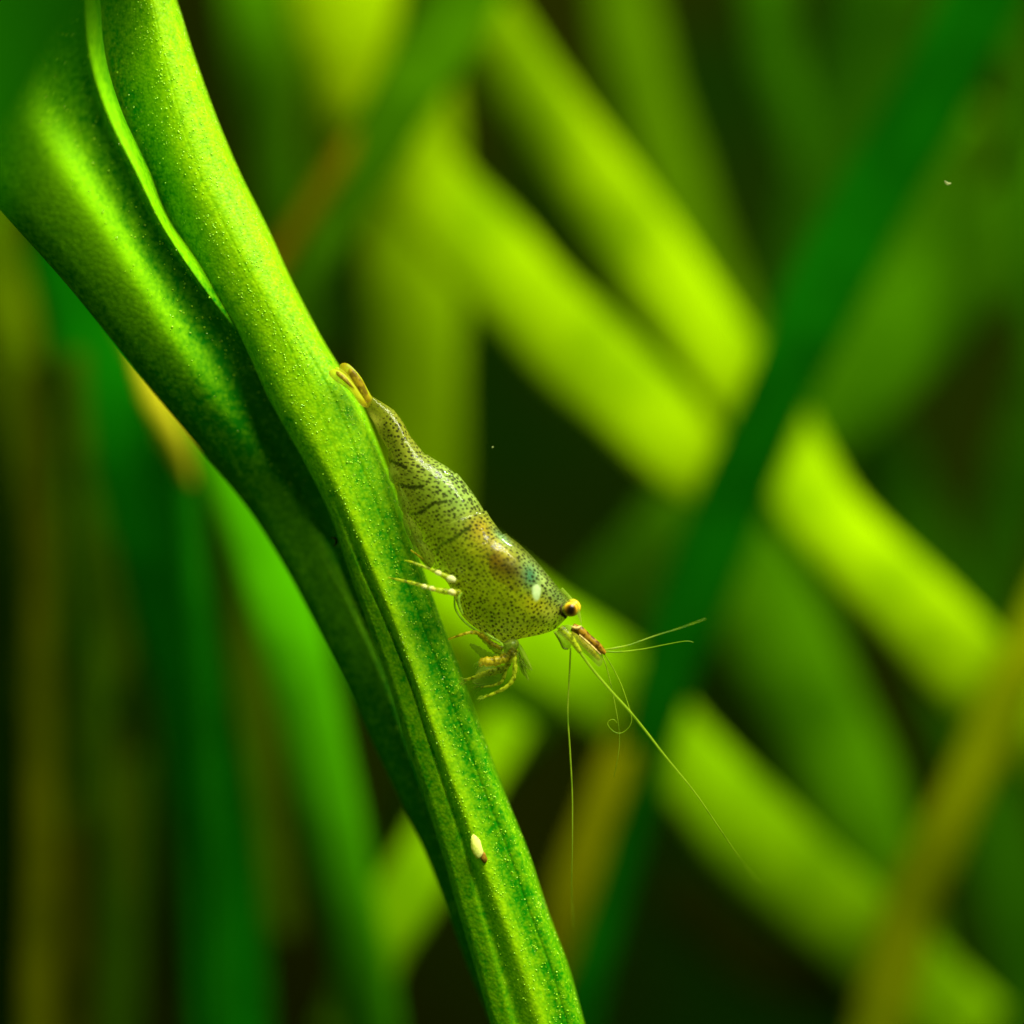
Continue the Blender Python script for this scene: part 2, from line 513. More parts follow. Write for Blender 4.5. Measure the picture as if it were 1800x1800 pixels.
def near_leaf(name, rows_py, lines, tones, mat, thick, parent, ny=420, nu=150, grooves=()):
    """loft across several long lines. lines: list of (x list, y list) along rows_py; tones: list per line (lists or numbers)"""
    py = np.linspace(rows_py[0], rows_py[-1], ny)
    K = len(lines)

    def smooth(vals):
        rows = np.column_stack([np.array(rows_py, float), np.zeros(len(rows_py)), np.zeros(len(rows_py)), np.array(vals, float)])
        c = catmull(rows, 300)
        return np.interp(py, c[:, 0], c[:, 3])
    X = np.array([smooth(a) for a, b, in lines])
    Y = np.array([smooth(b) if hasattr(b, '__len__') else np.full(ny, b) for a, b in lines])
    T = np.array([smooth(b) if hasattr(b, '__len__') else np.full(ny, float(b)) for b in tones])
    us = np.linspace(0, K - 1, nu)
    vs, tone = [], []
    fronts = []
    for i in range(ny):
        def across(v):
            c = np.concatenate([[2 * v[0] - v[1]], v, [2 * v[-1] - v[-2]]])
            o = np.empty(nu)
            for q, u in enumerate(us):
                k = min(int(u), K - 2)
                t = u - k
                a, b, cc, d = c[k:k + 4]
                # monotone-ish: blend of smoothstep and catmull
                o[q] = 0.5 * (2 * b + (cc - a) * t + (2 * a - 5 * b + 4 * cc - d) * t * t + (3 * b - a - 3 * cc + d) * t ** 3)
            return o
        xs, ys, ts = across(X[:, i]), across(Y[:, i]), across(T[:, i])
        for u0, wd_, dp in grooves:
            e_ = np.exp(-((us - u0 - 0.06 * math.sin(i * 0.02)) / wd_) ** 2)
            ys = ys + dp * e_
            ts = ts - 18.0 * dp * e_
        edge = np.minimum(us, K - 1 - us)
        rnd = 1 - np.sqrt(np.clip(1 - (1 - np.clip(edge / 0.35, 0, 1)) ** 2, 0, 1))
        fr = [P(x, py[i], y + thick * 0.45 * r) for x, y, r in zip(xs, ys, rnd)]
        bk = [P(x, py[i], y + thick * (1 - 0.45 * r)) for x, y, r in zip(xs, ys, rnd)]
        fronts.append(np.array(fr))
        vs += fr + bk[::-1]
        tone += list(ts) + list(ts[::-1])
    fs = grid_faces(ny, 2 * nu)
    o = mesh(name, vs, fs, mat, parent)
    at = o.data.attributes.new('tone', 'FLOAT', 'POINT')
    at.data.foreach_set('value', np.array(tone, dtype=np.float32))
    return o, np.array(fronts)


PY = [-120, 0, 100, 200, 300, 400, 500, 600, 700, 800, 900, 1000, 1100, 1200, 1300, 1400, 1500, 1600, 1700, 1800, 1920]
A_R = [268, 310, 342, 378, 420, 470, 516, 569, 630, 672, 708, 744, 780, 817, 853, 890, 930, 963, 1000, 1028, 1062]
A_L = [166, 168, 176, 206, 255, 305, 362, 425, 472, 528, 578, 612, 647, 682, 712, 745, 777, 805, 835, 862, 895]
A_rg = [225, 250, 268, 290, 320, 368, 425, 480, 528, 570, 616, 656, 697, 735, 770, 806, 843, 879, 916, 949, 986]   # lit crest
A_st = [l + w for l, w in zip(A_L, [8, 8, 8, 8, 8, 8, 8, 8, 8, 8, 10, 18, 28, 33, 34, 34, 34, 34, 34, 34, 34])]        # flat strip on the left
A_in = [(l * 0.66 + r * 0.34) for l, r in zip(A_st, A_rg)]                                                          # foot of the crest
A_va = [(r * 0.42 + g_ * 0.58) for r, g_ in zip(A_R, A_rg)]                                                        # hollow
A_mg = [(r * 0.84 + g_ * 0.16) for r, g_ in zip(A_R, A_rg)]                                                        # right margin


def prof(a, b, p0=500, p1=1050):
    return [a + (b - a) * min(1, max(0, (p - p0) / (p1 - p0))) for p in PY]


MA = front_leaf_mat("near_leaf_tissue", (0.010, 0.21, 0.0003), (0.34, 0.62, 0.001), cell=52, bump=0.22, trans=0.42)
leafA = root("plant_leaf", P(940, 1920, 0.2), "sharp bright green thick leaf with glistening grains that the shrimp clings to", "leaf",
             "near leaves")
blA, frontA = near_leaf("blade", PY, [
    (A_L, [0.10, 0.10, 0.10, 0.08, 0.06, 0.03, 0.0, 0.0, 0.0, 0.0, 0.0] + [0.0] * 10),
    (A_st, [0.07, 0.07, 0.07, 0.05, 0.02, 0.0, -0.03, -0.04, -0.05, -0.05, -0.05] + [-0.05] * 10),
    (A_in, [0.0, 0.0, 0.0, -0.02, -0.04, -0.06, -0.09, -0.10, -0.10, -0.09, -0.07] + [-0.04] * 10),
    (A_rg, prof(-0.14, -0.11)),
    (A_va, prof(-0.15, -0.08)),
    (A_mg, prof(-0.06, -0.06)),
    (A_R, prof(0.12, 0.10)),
], [prof(0.2, 0.30, 400, 500), prof(0.22, 0.34, 400, 500), [0.22, 0.22, 0.22, 0.22, 0.25, 0.3, 0.4, 0.45, 0.45, 0.4, 0.35] + [0.3] * 10, prof(0.65, 0.75), prof(0.68, 0.16), prof(0.65, 0.26), prof(0.6, 0.3)],  # tones: lit crest painted lighter, lower hollow painted darker
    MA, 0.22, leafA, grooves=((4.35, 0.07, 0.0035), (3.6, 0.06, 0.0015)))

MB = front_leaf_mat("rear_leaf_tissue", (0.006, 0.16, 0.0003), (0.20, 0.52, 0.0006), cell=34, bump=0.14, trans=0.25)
leafB = root("plant_leaf", P(840, 1920, 0.6), "darker channelled leaf tucked under the bright leaf, blurred at the upper left", "leaf",
             "near leaves")
B_L = [-470, -350, -250, -155, -62, 28, 117, 198, 278, 360, 440, 503, 556, 606, 652, 700, 748, 786, 822, 862, 900]
B_r1 = [-120, -70, -20, 32, 100, 170, 235, 300, 372, 450, 520, 575, 625, 668, 705, 742, 785, 820, 850, 885, 925]
B_va = [60, 65, 80, 115, 172, 232, 295, 362, 435, 497, 552, 600, 645, 690, 725, 765, 805, 840, 870, 900, 940]
B_r0 = [a - 34 if k < 7 else a + 8 for k, a in enumerate(A_L)]
B_r2 = [a - 13 if k < 7 else a + 26 for k, a in enumerate(A_L)]
B_r0[7], B_r2[7], B_r0[6], B_r2[6] = 405, 440, 340, 362
B_E = [a + 10 if k < 6 else a + 70 for k, a in enumerate(A_L)]


def profB(top, bot, p0=0, p1=900):
    return [top + (bot - top) * min(1, max(0, (p - p0) / (p1 - p0))) for p in PY]


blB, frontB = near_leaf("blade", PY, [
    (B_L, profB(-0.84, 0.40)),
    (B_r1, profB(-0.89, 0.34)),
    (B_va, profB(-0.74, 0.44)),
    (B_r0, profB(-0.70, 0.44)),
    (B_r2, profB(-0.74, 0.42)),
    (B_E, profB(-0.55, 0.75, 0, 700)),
], [profB(0.22, 0.05), [0.6, 0.6, 0.7, 0.95, 1.0, 1.0, 0.9, 0.7, 0.2, 0.12, 0.5, 0.75, 0.75, 0.35, 0.1, 0.05, 0.05, 0.05, 0.05, 0.05, 0.05],  # tones: light on ribs and rim painted in, stretches under the bright leaf painted shadowed
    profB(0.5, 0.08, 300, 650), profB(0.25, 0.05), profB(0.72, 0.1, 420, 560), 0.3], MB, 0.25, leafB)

B("grass_leaf", [(-290, 430, -6.2, 330, 10), (-80, 160, -6, 330, 10), (110, -110, -6, 320, 10), (300, -360, -6.2, 300, 10)], (0.010, 0.11, 0.0002),
  "dark blurred leaf close to the lens across the upper left corner", trans=0.1, group="near leaves")

# ---- grains / tiny pearls of air on the bright leaf: countless, one part
def grains(name, front, count, rmin, rmax, mat, parent, pyrange, urange, weight=None, seed=1):
    r = np.random.default_rng(seed)
    ny, nu = front.shape[:2]
    base_v = []
    ico = bmesh.new()
    bmesh.ops.create_icosphere(ico, subdivisions=1, radius=1)
    iv = np.array([v.co[:] for v in ico.verts])
    iff = [[v.index for v in f.verts] for f in ico.faces]
    ico.free()
    vs, fs = [], []
    done = 0
    while done < count:
        i = r.uniform(*pyrange) * (ny - 2)
        j = r.uniform(*urange) * (nu - 2)
        if weight is not None and r.random() > weight(i / ny, j / nu):
            continue
        a, b = int(i), int(j)
        fi, fj = i - a, j - b
        c = (front[a, b] * (1 - fj) + front[a, b + 1] * fj) * (1 - fi) + (front[a + 1, b] * (1 - fj) + front[a + 1, b + 1] * fj) * fi
        nrm = np.cross(front[a, b + 1] - front[a, b], front[a + 1, b] - front[a, b])
        nrm /= np.linalg.norm(nrm) + 1e-12
        if nrm[1] > 0:
            nrm = -nrm
        rad = rmin + (rmax - rmin) * r.random() ** 2.5
        o = len(vs)
        vs += list(c + nrm * rad * 0.1 + iv * rad)
        fs += [[o + q for q in f] for f in iff]
        done += 1
    ob = mesh(name, vs, fs, mat, parent)
    ob['kind'] = 'stuff'
    return ob


def grain_mat():
    m, nt = new_mat("wet_grain")
    g = NT(nt)
    pr = g.n('ShaderNodeBsdfPrincipled', i_Roughness=0.12)
    pr.inputs['Base Color'].default_value = (0.42, 0.72, 0.03, 1)
    pr.inputs['Specular IOR Level'].default_value = 0.7
    tr = g.n('ShaderNodeBsdfTranslucent')
    tr.inputs['Color'].default_value = (0.50, 0.80, 0.02, 1)
    mx = g.n('ShaderNodeMixShader', i_Fac=0.5)
    g.l(tr.outputs[0], mx.inputs[1])
    g.l(pr.outputs[0], mx.inputs[2])
    out = g.n('ShaderNodeOutputMaterial')
    g.l(mx.outputs[0], out.inputs[0])
    return m


GM = grain_mat()
patch = rng.random((60, 14))


def wA(t, u):
    p = patch[int(t * 59), int(u * 13)]
    return (0.15 + 0.85 * p ** 1.5) * (1.0 if u > 0.42 else 0.15)


grains("grains", frontA, 4600, 0.0016, 0.0062, GM, leafA, (0.02, 0.98), (0.25, 0.99), wA, 3)
grains("grains", frontB, 500, 0.003, 0.008, GM, leafB, (0.02, 0.7), (0.2, 0.75), None, 5)

# ---- pale speck with a brown edge on the bright leaf
sp_m = limb_mat("pale_speck", (0.75, 0.78, 0.18), alpha=1.0, trans=0.3, col2=(0.5, 0.6, 0.05), scale=20)
sp_b = limb_mat("brown_speck", (0.22, 0.12, 0.01), alpha=1.0, trans=0.1)


def blob(name, c, rx, rz, ry, ang, mat, parent=None, sub=2):
    bm = bmesh.new()
    bmesh.ops.create_icosphere(bm, subdivisions=sub, radius=1)
    ca, sa = math.cos(ang), math.sin(ang)
    for v in bm.verts:
        x, y, z = v.co
        k = 1 + 0.12 * math.sin(5 * x + 3 * z)
        x, z, y = x * rx * k, z * rz * k, y * ry
        v.co = Vector((c[0] + x * ca - z * sa, c[1] + y, c[2] + x * sa + z * ca))
    me = bpy.data.meshes.new(name)
    bm.to_mesh(me)
    bm.free()
    me.polygons.foreach_set('use_smooth', [True] * len(me.polygons))
    return link(name, me, mat, parent)


DARKF = limb_mat("dark_fibre", (0.02, 0.02, 0.003), alpha=0.9, trans=0.1)
speck = root("blemish", P(838, 1490, -0.13), "tiny pale yellow speck with a brown edge stuck low on the bright leaf", "speck")
blob("pale_body", P(838, 1488, -0.13), 10 / 300, 22 / 300, 0.014, math.radians(15), sp_m, speck)
blob("brown_edge", P(850, 1506, -0.12), 6 / 300, 12 / 300, 0.013, math.radians(20), sp_b, speck)
tag(tube("fibre", [(583, 945, 0.1, 2), (590, 947, 0.05, 2.2), (591, 955, 0.05, 2.2), (587, 960, 0.1, 1.5)], DARKF, None, 14, 6),
    "tiny dark curled fibre on the shaded side of the bright leaf", "fibre")

# ------------------------------------------------------------------ the shrimp
Y0 = -0.12                                  # depth of the shrimp's middle plane
shrimp = root("shrimp", P(800, 1020, Y0), "translucent olive dwarf shrimp with dark speckles clinging head down to the bright leaf", "shrimp")

ST = [  # dorsal px, ventral px, half thickness px
    (650, 694, 640, 713, 8), (668, 705, 647, 727, 12), (687, 717, 657, 744, 18), (694, 724, 662, 754, 20),
    (708, 742, 670, 768, 23), (724, 771, 681, 789, 28), (736, 786, 684, 806, 31), (749, 800, 687, 826, 35),
    (768, 811, 693, 846, 42), (790, 824, 701, 866, 48), (812, 844, 707, 888, 53), (834, 871, 715, 914, 57),
    (853, 900, 727, 944, 60), (870, 922, 742, 974, 62), (886, 940, 762, 1000, 64), (910, 955, 786, 1024, 66),
    (938, 981, 800, 1054, 66), (962, 1009, 814, 1084, 62), (981, 1032, 842, 1108, 56), (993, 1045, 880, 1130, 48),
    (1001, 1054, 918, 1122, 40), (1006, 1060, 948, 1116, 31), (1008, 1066, 968, 1110, 22), (1006, 1074, 980, 1103, 14), (1000, 1082, 986, 1097, 6)]
NS, NC = 420, 150
rows = np.array([[(a + c) / 2, (b + d) / 2, 0, a, b, c, d, w] for a, b, c, d, w in ST], float)
cs = catmull(rows, NS)
s_ax = np.linspace(0, 1, NS)
mid = cs[:, :2]
# joints of the shell: where a ring overlaps the next one (dorsal points in the picture)
joints = [(690, 720), (726, 772), (749, 800), (800, 834), (853, 899), (886, 939)]
jidx = [int(np.argmin((cs[:, 3] - jx) ** 2 + (cs[:, 4] - jy) ** 2)) for jx, jy in joints]
vs = np.empty((NS, NC, 3))
side = np.empty((NS, NC, 2))
arcu = np.concatenate([[0], np.cumsum(np.linalg.norm(np.diff(mid, axis=0), axis=1))]) / 300
uvv = np.empty((NS, NC, 2))
for i in range(NS):
    D, V, w = cs[i, 3:5], cs[i, 5:7], cs[i, 7]
    grow = 0.0
    for k, ji in enumerate(jidx):
        d = i - ji
        if 0 <= d < 60:
            grow += 0.034 * math.exp(-d / 16.0) * (1.3 if k in (2, 5) else 0.9)
        elif -3 <= d < 0:
            grow -= 0.018 * math.exp(d / 2.0)
    c = (D + V) / 2
    h = (D - V) / 2
    acc = 0
    prev = None
    for j in range(NC):
        a = 2 * math.pi * j / NC
        ca, sa = math.cos(a), math.sin(a)
        e = 0.86
        cc = math.copysign(abs(ca) ** e, ca)
        ss = math.copysign(abs(sa) ** e, sa)
        if ca < 0:                      # scalloped lower edges of the abdominal plates
            seg_i = np.interp(i, jidx, np.arange(len(jidx)))
            if i < jidx[-1]:
                cc *= 1 + 0.07 * (-ca) ** 2 * abs(math.sin(math.pi * seg_i)) - 0.02
        # fuller back, thinner belly
        wide = w * (1 + 0.8 * grow) * (1.0 if ca > 0 else (0.55 + 0.45 * (1 - abs(ca)) ** 0.7))
        q = c + h * cc * (1 + grow * 1.7 * max(0.0, ca) ** 0.7)
        vs[i, j] = P(q[0], q[1], Y0 - ss * wide / 300)
        side[i, j] = q
        if prev is not None:
            acc += np.linalg.norm(vs[i, j] - prev)
        prev = vs[i, j]
        uvv[i, j] = (arcu[i], acc)
flat_side = side.reshape(-1, 2)


def G(cx, cy, rx, ry, ang=0.0):
    a = math.radians(ang)
    dx, dy = flat_side[:, 0] - cx, flat_side[:, 1] - cy
    u = dx * math.cos(a) + dy * math.sin(a)
    v = -dx * math.sin(a) + dy * math.cos(a)
    return np.exp(-((u / rx) ** 2 + (v / ry) ** 2))


def seg_dist(pts):
    out = np.full(len(flat_side), 1e9)
    for (x0, y0), (x1, y1) in zip(pts[:-1], pts[1:]):
        d = np.array([x1 - x0, y1 - y0], float)
        t = np.clip(((flat_side - [x0, y0]) @ d) / (d @ d), 0, 1)
        out = np.minimum(out, np.linalg.norm(flat_side - [x0, y0] - t[:, None] * d, axis=1))
    return out


ncell = np.arange(NC)
backness = np.repeat(np.cos(2 * np.pi * ncell / NC)[None], NS, 0).ravel()      # 1 back, -1 belly
along = np.repeat(s_ax[:, None], NC, 1).ravel()
colA = np.zeros((NS * NC, 3))
colA[:] = (0.15, 0.18, 0.004)


def lay(mask, c):
    global colA
    k = np.clip(mask, 0, 1)[:, None]
    colA = colA * (1 - k) + np.array(c) * np.array((0.76, 0.78, 0.17)) * k


lay(G(720, 800, 45, 80, 0) * 0.6, (0.36, 0.38, 0.10))                 # tail end
lay(G(800, 862, 75, 38, 48) * 0.95, (0.38, 0.58, 0.42))               # pale back of the abdomen
lay(G(760, 880, 60, 25, 60) * 0.5, (0.26, 0.36, 0.04))
lay(G(855, 1060, 90, 65, 30) * 0.95, (0.29, 0.34, 0.004))              # carapace side
lay(G(840, 975, 40, 40, 0) * 0.6, (0.33, 0.34, 0.02))
lay(G(844, 930, 20, 26, -30) * 0.8, (0.52, 0.36, 0.035))              # orange saddle
lay(G(880, 965, 34, 14, 42) * 0.9, (0.62, 0.56, 0.20))                # cream line along the back
lay(G(872, 985, 30, 18, 45) * 0.9, (0.16, 0.10, 0.006))              # brown gut
lay(G(897, 1000, 24, 14, 10) * 0.85, (0.07, 0.055, 0.004))
lay(G(883, 945, 20, 7, 45) * 0.8, (0.26, 0.52, 0.9))
lay(G(945, 1010, 40, 18, 52) * 0.9, (0.44, 0.60, 0.6))               # pale cap of the head
lay(G(932, 1012, 14, 22, -10) * 0.9, (0.03, 0.20, 0.45))              # teal patch
lay(G(980, 1050, 26, 16, 48) * 0.6, (0.12, 0.24, 0.3))
lay(G(942, 1064, 24, 14, 20) * 0.8, (0.58, 0.50, 0.04))               # yellow cheek
lay(G(968, 1080, 18, 16, 20) * 0.8, (0.55, 0.56, 0.22))
lay(G(940, 1105, 30, 10, 0) * 0.5, (0.34, 0.38, 0.03))
lay(G(660, 738, 14, 9, 40) * 0.9, (0.62, 0.60, 0.24))
wd = np.sqrt(((flat_side[:, 0] - 943) / 7.5) ** 2 + ((flat_side[:, 1] - 1038) / (13 + 0.25 * (flat_side[:, 1] - 1038))) ** 2)
lay(np.clip((1.12 - wd) * 5, 0, 1), (0.62, 0.80, 1.6))               # white spot behind the eye
for line, wdt in (
        ([(676, 795), (680, 806), (692, 813), (704, 816), (714, 823)], 3.0),
        ([(702, 852), (712, 855), (728, 857), (742, 855)], 3.6),
        ([(721, 904), (735, 903), (752, 892), (764, 884), (784, 882)], 3.0),
        ([(769, 972), (768, 966), (776, 957), (795, 949), (815, 934), (827, 926)], 2.9)):
    d = seg_dist(line) + 0.8 * np.sin(flat_side[:, 0] * 0.9 + flat_side[:, 1] * 0.7)
    lay(np.clip((wdt - d) / 1.2 + 0.3, 0, 1) * 0.93, (0.012, 0.020, 0.006))
# see-through: belly edge, tail and the front end
alpha = 0.70 - 0.0 * backness
alpha -= 0.42 * np.clip((-backness - 0.55) / 0.45, 0, 1) * (along < 0.62)
alpha -= 0.08 * np.clip((-backness - 0.5) / 0.5, 0, 1) * (along >= 0.62)
alpha -= 0.30 * np.clip((0.10 - along) / 0.10, 0, 1)
alpha -= 0.25 * np.clip((along - 0.93) / 0.07, 0, 1)
alpha -= 0.50 * np.clip((backness - 0.82) / 0.15, 0, 1) * (along > 0.55)
dots = 0.98 + 0.22 * G(810, 860, 80, 40, 48) + 0.3 * G(960, 1040, 40, 20, 48) - 0.3 * np.clip((-backness - 0.4) / 0.6, 0, 1) * (along < 0.6)
dots -= 0.5 * np.clip((0.12 - along) / 0.06, 0, 1)
dots = np.clip(dots * (1 - np.clip((1.3 - wd) * 4, 0, 1)), 0.0, 1.3)

m, nt = new_mat("shrimp_shell")
g = NT(nt)
uv = g.n('ShaderNodeUVMap', uv_map='shell')
pg = g.n('ShaderNodeAttribute', attribute_name='pigment')
da = g.n('ShaderNodeAttribute', attribute_name='dots')
aa = g.n('ShaderNodeAttribute', attribute_name='solid')
tc = g.n('ShaderNodeTexCoord')
wn = g.n('ShaderNodeTexNoise', i_Scale=14.0, i_Detail=2.0)
g.l(uv.outputs[0], wn.inputs['Vector'])
vo = g.n('ShaderNodeTexVoronoi', voronoi_dimensions='2D', i_Scale=38.0, i_Randomness=0.75)
g.l(uv.outputs[0], vo.inputs['Vector'])
vo2 = g.n('ShaderNodeTexVoronoi', voronoi_dimensions='2D', i_Scale=74.0)
g.l(uv.outputs[0], vo2.inputs['Vector'])
sz = g.n('ShaderNodeSeparateColor')
g.l(vo.outputs['Color'], sz.inputs[0])
thr = g.math('MULTIPLY', g.math('MULTIPLY', da.outputs['Fac'], g.math('ADD', 0.55, g.math('MULTIPLY', wn.outputs[0], 0.9))), g.math('ADD', 0.22, g.math('MULTIPLY', sz.outputs[0], 0.17)))
dot = g.math('MULTIPLY', g.math('SUBTRACT', thr, vo.outputs['Distance']), 14.0, clamp=True)
sz2 = g.n('ShaderNodeSeparateColor')
g.l(vo2.outputs['Color'], sz2.inputs[0])
thr2 = g.math('MULTIPLY', da.outputs['Fac'], g.math('SUBTRACT', g.math('MULTIPLY', sz2.outputs[1], 0.9), 0.55))
dot2 = g.math('MULTIPLY', g.math('SUBTRACT', thr2, vo2.outputs['Distance']), 9.0, clamp=True)
dot = g.math('MAXIMUM', dot, g.math('MULTIPLY', dot2, 0.7))
mott = g.n('ShaderNodeTexNoise', i_Scale=22.0, i_Detail=4.0, i_Roughness=0.7)
g.l(tc.outputs['Object'], mott.inputs['Vector'])
base = g.mix(g.ramp(mott.outputs[0], 0.35, 0.68), pg.outputs['Color'], g.mix(1.0, pg.outputs['Color'], (1.4, 1.35, 1.5), 'MULTIPLY'))
base = g.mix(g.math('MULTIPLY', dot, 0.93), base, (0.010, 0.010, 0.002))
pr = g.n('ShaderNodeBsdfPrincipled', i_Roughness=0.45)
pr.inputs['Specular IOR Level'].default_value = 0.06
geo = g.n('ShaderNodeNewGeometry')
g.l(g.math('SUBTRACT', 1.0, geo.outputs['Backfacing']), pr.inputs['Coat Weight'])
pr.inputs['Coat IOR'].default_value = 1.33
pr.inputs['Coat Roughness'].default_value = 0.04
g.l(base, pr.inputs['Base Color'])
bp = g.n('ShaderNodeBump', i_Strength=0.12, i_Distance=0.01)
g.l(mott.outputs[0], bp.inputs['Height'])
g.l(bp.outputs[0], pr.inputs['Normal'])
tr = g.n('ShaderNodeBsdfTranslucent')
g.l(base, tr.inputs['Color'])
mx = g.n('ShaderNodeMixShader', i_Fac=0.5)
g.l(pr.outputs[0], mx.inputs[1])
g.l(tr.outputs[0], mx.inputs[2])
tp = g.n('ShaderNodeBsdfTransparent')
m2 = g.n('ShaderNodeMixShader')
g.l(g.math('MAXIMUM', aa.outputs['Fac'], g.math('MULTIPLY', dot, 0.9)), m2.inputs[0])
g.l(tp.outputs[0], m2.inputs[1])
g.l(mx.outputs[0], m2.inputs[2])
out = g.n('ShaderNodeOutputMaterial')
g.l(m2.outputs[0], out.inputs[0])
SHELL = m

body = mesh("body", vs.reshape(-1, 3), grid_faces(NS, NC), SHELL, shrimp)
me = body.data
at = me.attributes.new('pigment', 'FLOAT_COLOR', 'POINT')
at.data.foreach_set('color', np.column_stack([colA, np.ones(len(colA))]).astype(np.float32).ravel())
at = me.attributes.new('dots', 'FLOAT', 'POINT')
at.data.foreach_set('value', dots.astype(np.float32))
at = me.attributes.new('solid', 'FLOAT', 'POINT')
at.data.foreach_set('value', np.clip(alpha, 0.15, 1).astype(np.float32))
ul = me.uv_layers.new(name='shell')
li = np.empty(len(me.loops), dtype=np.int32)
me.loops.foreach_get('vertex_index', li)
ul.data.foreach_set('uv', uvv.reshape(-1, 2)[li].astype(np.float32).ravel())

ORG = limb_mat("organ", (0.13, 0.075, 0.004), alpha=0.95, col2=(0.05, 0.035, 0.003), scale=25)
blob("stomach", P(895, 1005, Y0), 0.13, 0.085, 0.10, math.radians(-42), ORG, shrimp, 3)
tube("gut", [(880, 985, Y0, 7), (862, 950, Y0, 6), (832, 897, Y0, 5), (790, 845, Y0, 4.5), (748, 812, Y0, 4), (715, 768, Y0, 3), (690, 733, Y0, 2)], ORG, shrimp, 60, 10)

# --- limb materials
LEGM = limb_mat("leg_chitin", (0.40, 0.48, 0.012), spec=0.15, alpha=0.62, col2=(0.12, 0.14, 0.004), scale=42, lo=0.5, hi=0.64)
LEGW = limb_mat("pale_joint", (0.66, 0.70, 0.30), alpha=0.9, col2=(0.55, 0.50, 0.10), scale=25)
LEGO = limb_mat("amber_chitin", (0.48, 0.40, 0.012), spec=0.15, alpha=0.66, col2=(0.16, 0.13, 0.004), scale=40, lo=0.48, hi=0.64)
CLEAR = limb_mat("clear_chitin", (0.30, 0.42, 0.03), alpha=0.38, col2=(0.22, 0.34, 0.02), scale=12)
CLEARD = limb_mat("clear_dark_chitin", (0.14, 0.19, 0.015), alpha=0.6, col2=(0.05, 0.07, 0.006), scale=40)
RUST = limb_mat("rusty_chitin", (0.30, 0.17, 0.008), alpha=0.93, col2=(0.10, 0.045, 0.004), scale=34)
CREAM = limb_mat("cream_edge", (0.70, 0.56, 0.16), alpha=0.9)
FEEL = limb_mat("feeler", (0.24, 0.38, 0.012), alpha=0.72, col2=(0.16, 0.28, 0.008), scale=6)
FEELT = limb_mat("thin_feeler", (0.24, 0.36, 0.015), alpha=0.62, col2=(0.12, 0.24, 0.008), scale=6)
DARKL = limb_mat("dark_pigment", (0.05, 0.045, 0.006), alpha=0.9)


def plate(name, outline, y, thick, mat, parent, tilt=0.0, dome=0.02):
    """thin curved plate from an outline in picture px (closed), centre a little domed towards the camera"""
    pts = np.array(outline, float)
    loop = catmull(np.vstack([np.c_[pts, np.zeros(len(pts))], [*pts[0], 0]]), 49)[:-1, :2]
    c = loop.mean(axis=0)
    rings = [0.999, 0.8, 0.55, 0.3, 0.1]
    vs_ = []
    for sgn in (-1, 1):
        for r in rings:
            for q in loop:
                p = c + (q - c) * r
                th = thick * 0.5 * math.sqrt(max(0.03, 1 - r ** 4))
                vs_.append(P(p[0], p[1], y + tilt * (p[0] - c[0]) / 300 - dome * (1 - r * r) + sgn * th))
    m_ = len(loop)
    nr = len(rings)
    fs_ = []
    for s in range(2):
        o = s * nr * m_
        for i in range(nr - 1):
            for j in range(m_):
                a, b = o + i * m_ + j, o + i * m_ + (j + 1) % m_
                fs_.append((a, b, b + m_, a + m_))
        fs_.append(tuple(o + (nr - 1) * m_ + j for j in range(m_)))
    for j in range(m_):
        a, b = j, (j + 1) % m_
        fs_.append((a, b, nr * m_ + b, nr * m_ + a))
    return mesh(name, vs_, fs_, mat, parent)


# --- tail fan
FAN = limb_mat("fan_chitin", (0.50, 0.54, 0.012), spec=0.1, alpha=0.42, col2=(0.45, 0.38, 0.008), scale=14)
FANP = limb_mat("fan_pigment", (0.14, 0.08, 0.006), alpha=0.55, col2=(0.34, 0.24, 0.008), scale=22)
tf = plate("tail_fan", [(655, 700), (646, 684), (636, 665), (624, 650), (611, 639), (600, 639), (596, 647), (600, 660), (609, 674), (622, 692), (636, 712), (648, 716)],
           Y0 - 0.03, 0.010, FAN, shrimp, dome=0.01)
plate("fan_blade", [(646, 712), (634, 692), (620, 672), (604, 656), (590, 649), (579, 651), (579, 660), (590, 670), (604, 679), (617, 690), (630, 708), (640, 716)],
      Y0 - 0.05, 0.008, FAN, tf, dome=0.01)
plate("fan_blade", [(650, 702), (634, 682), (616, 664), (602, 650), (590, 645), (590, 656), (604, 670), (622, 690), (640, 712)], Y0 + 0.02, 0.008, FAN, tf, dome=0.0)
plate("dark_streak", [(652, 704), (644, 684), (633, 664), (622, 651), (614, 648), (613, 656), (622, 674), (634, 694), (645, 708)], Y0 - 0.045, 0.004, FANP, tf, dome=0.01)
plate("dark_streak", [(624, 684), (610, 666), (598, 655), (591, 653), (592, 660), (602, 668), (614, 678)], Y0 - 0.064, 0.004, FANP, tf, dome=0.01)
for o in tf.children:
    o.location = (0, 0, 0)
    o.matrix_parent_inverse.identity()

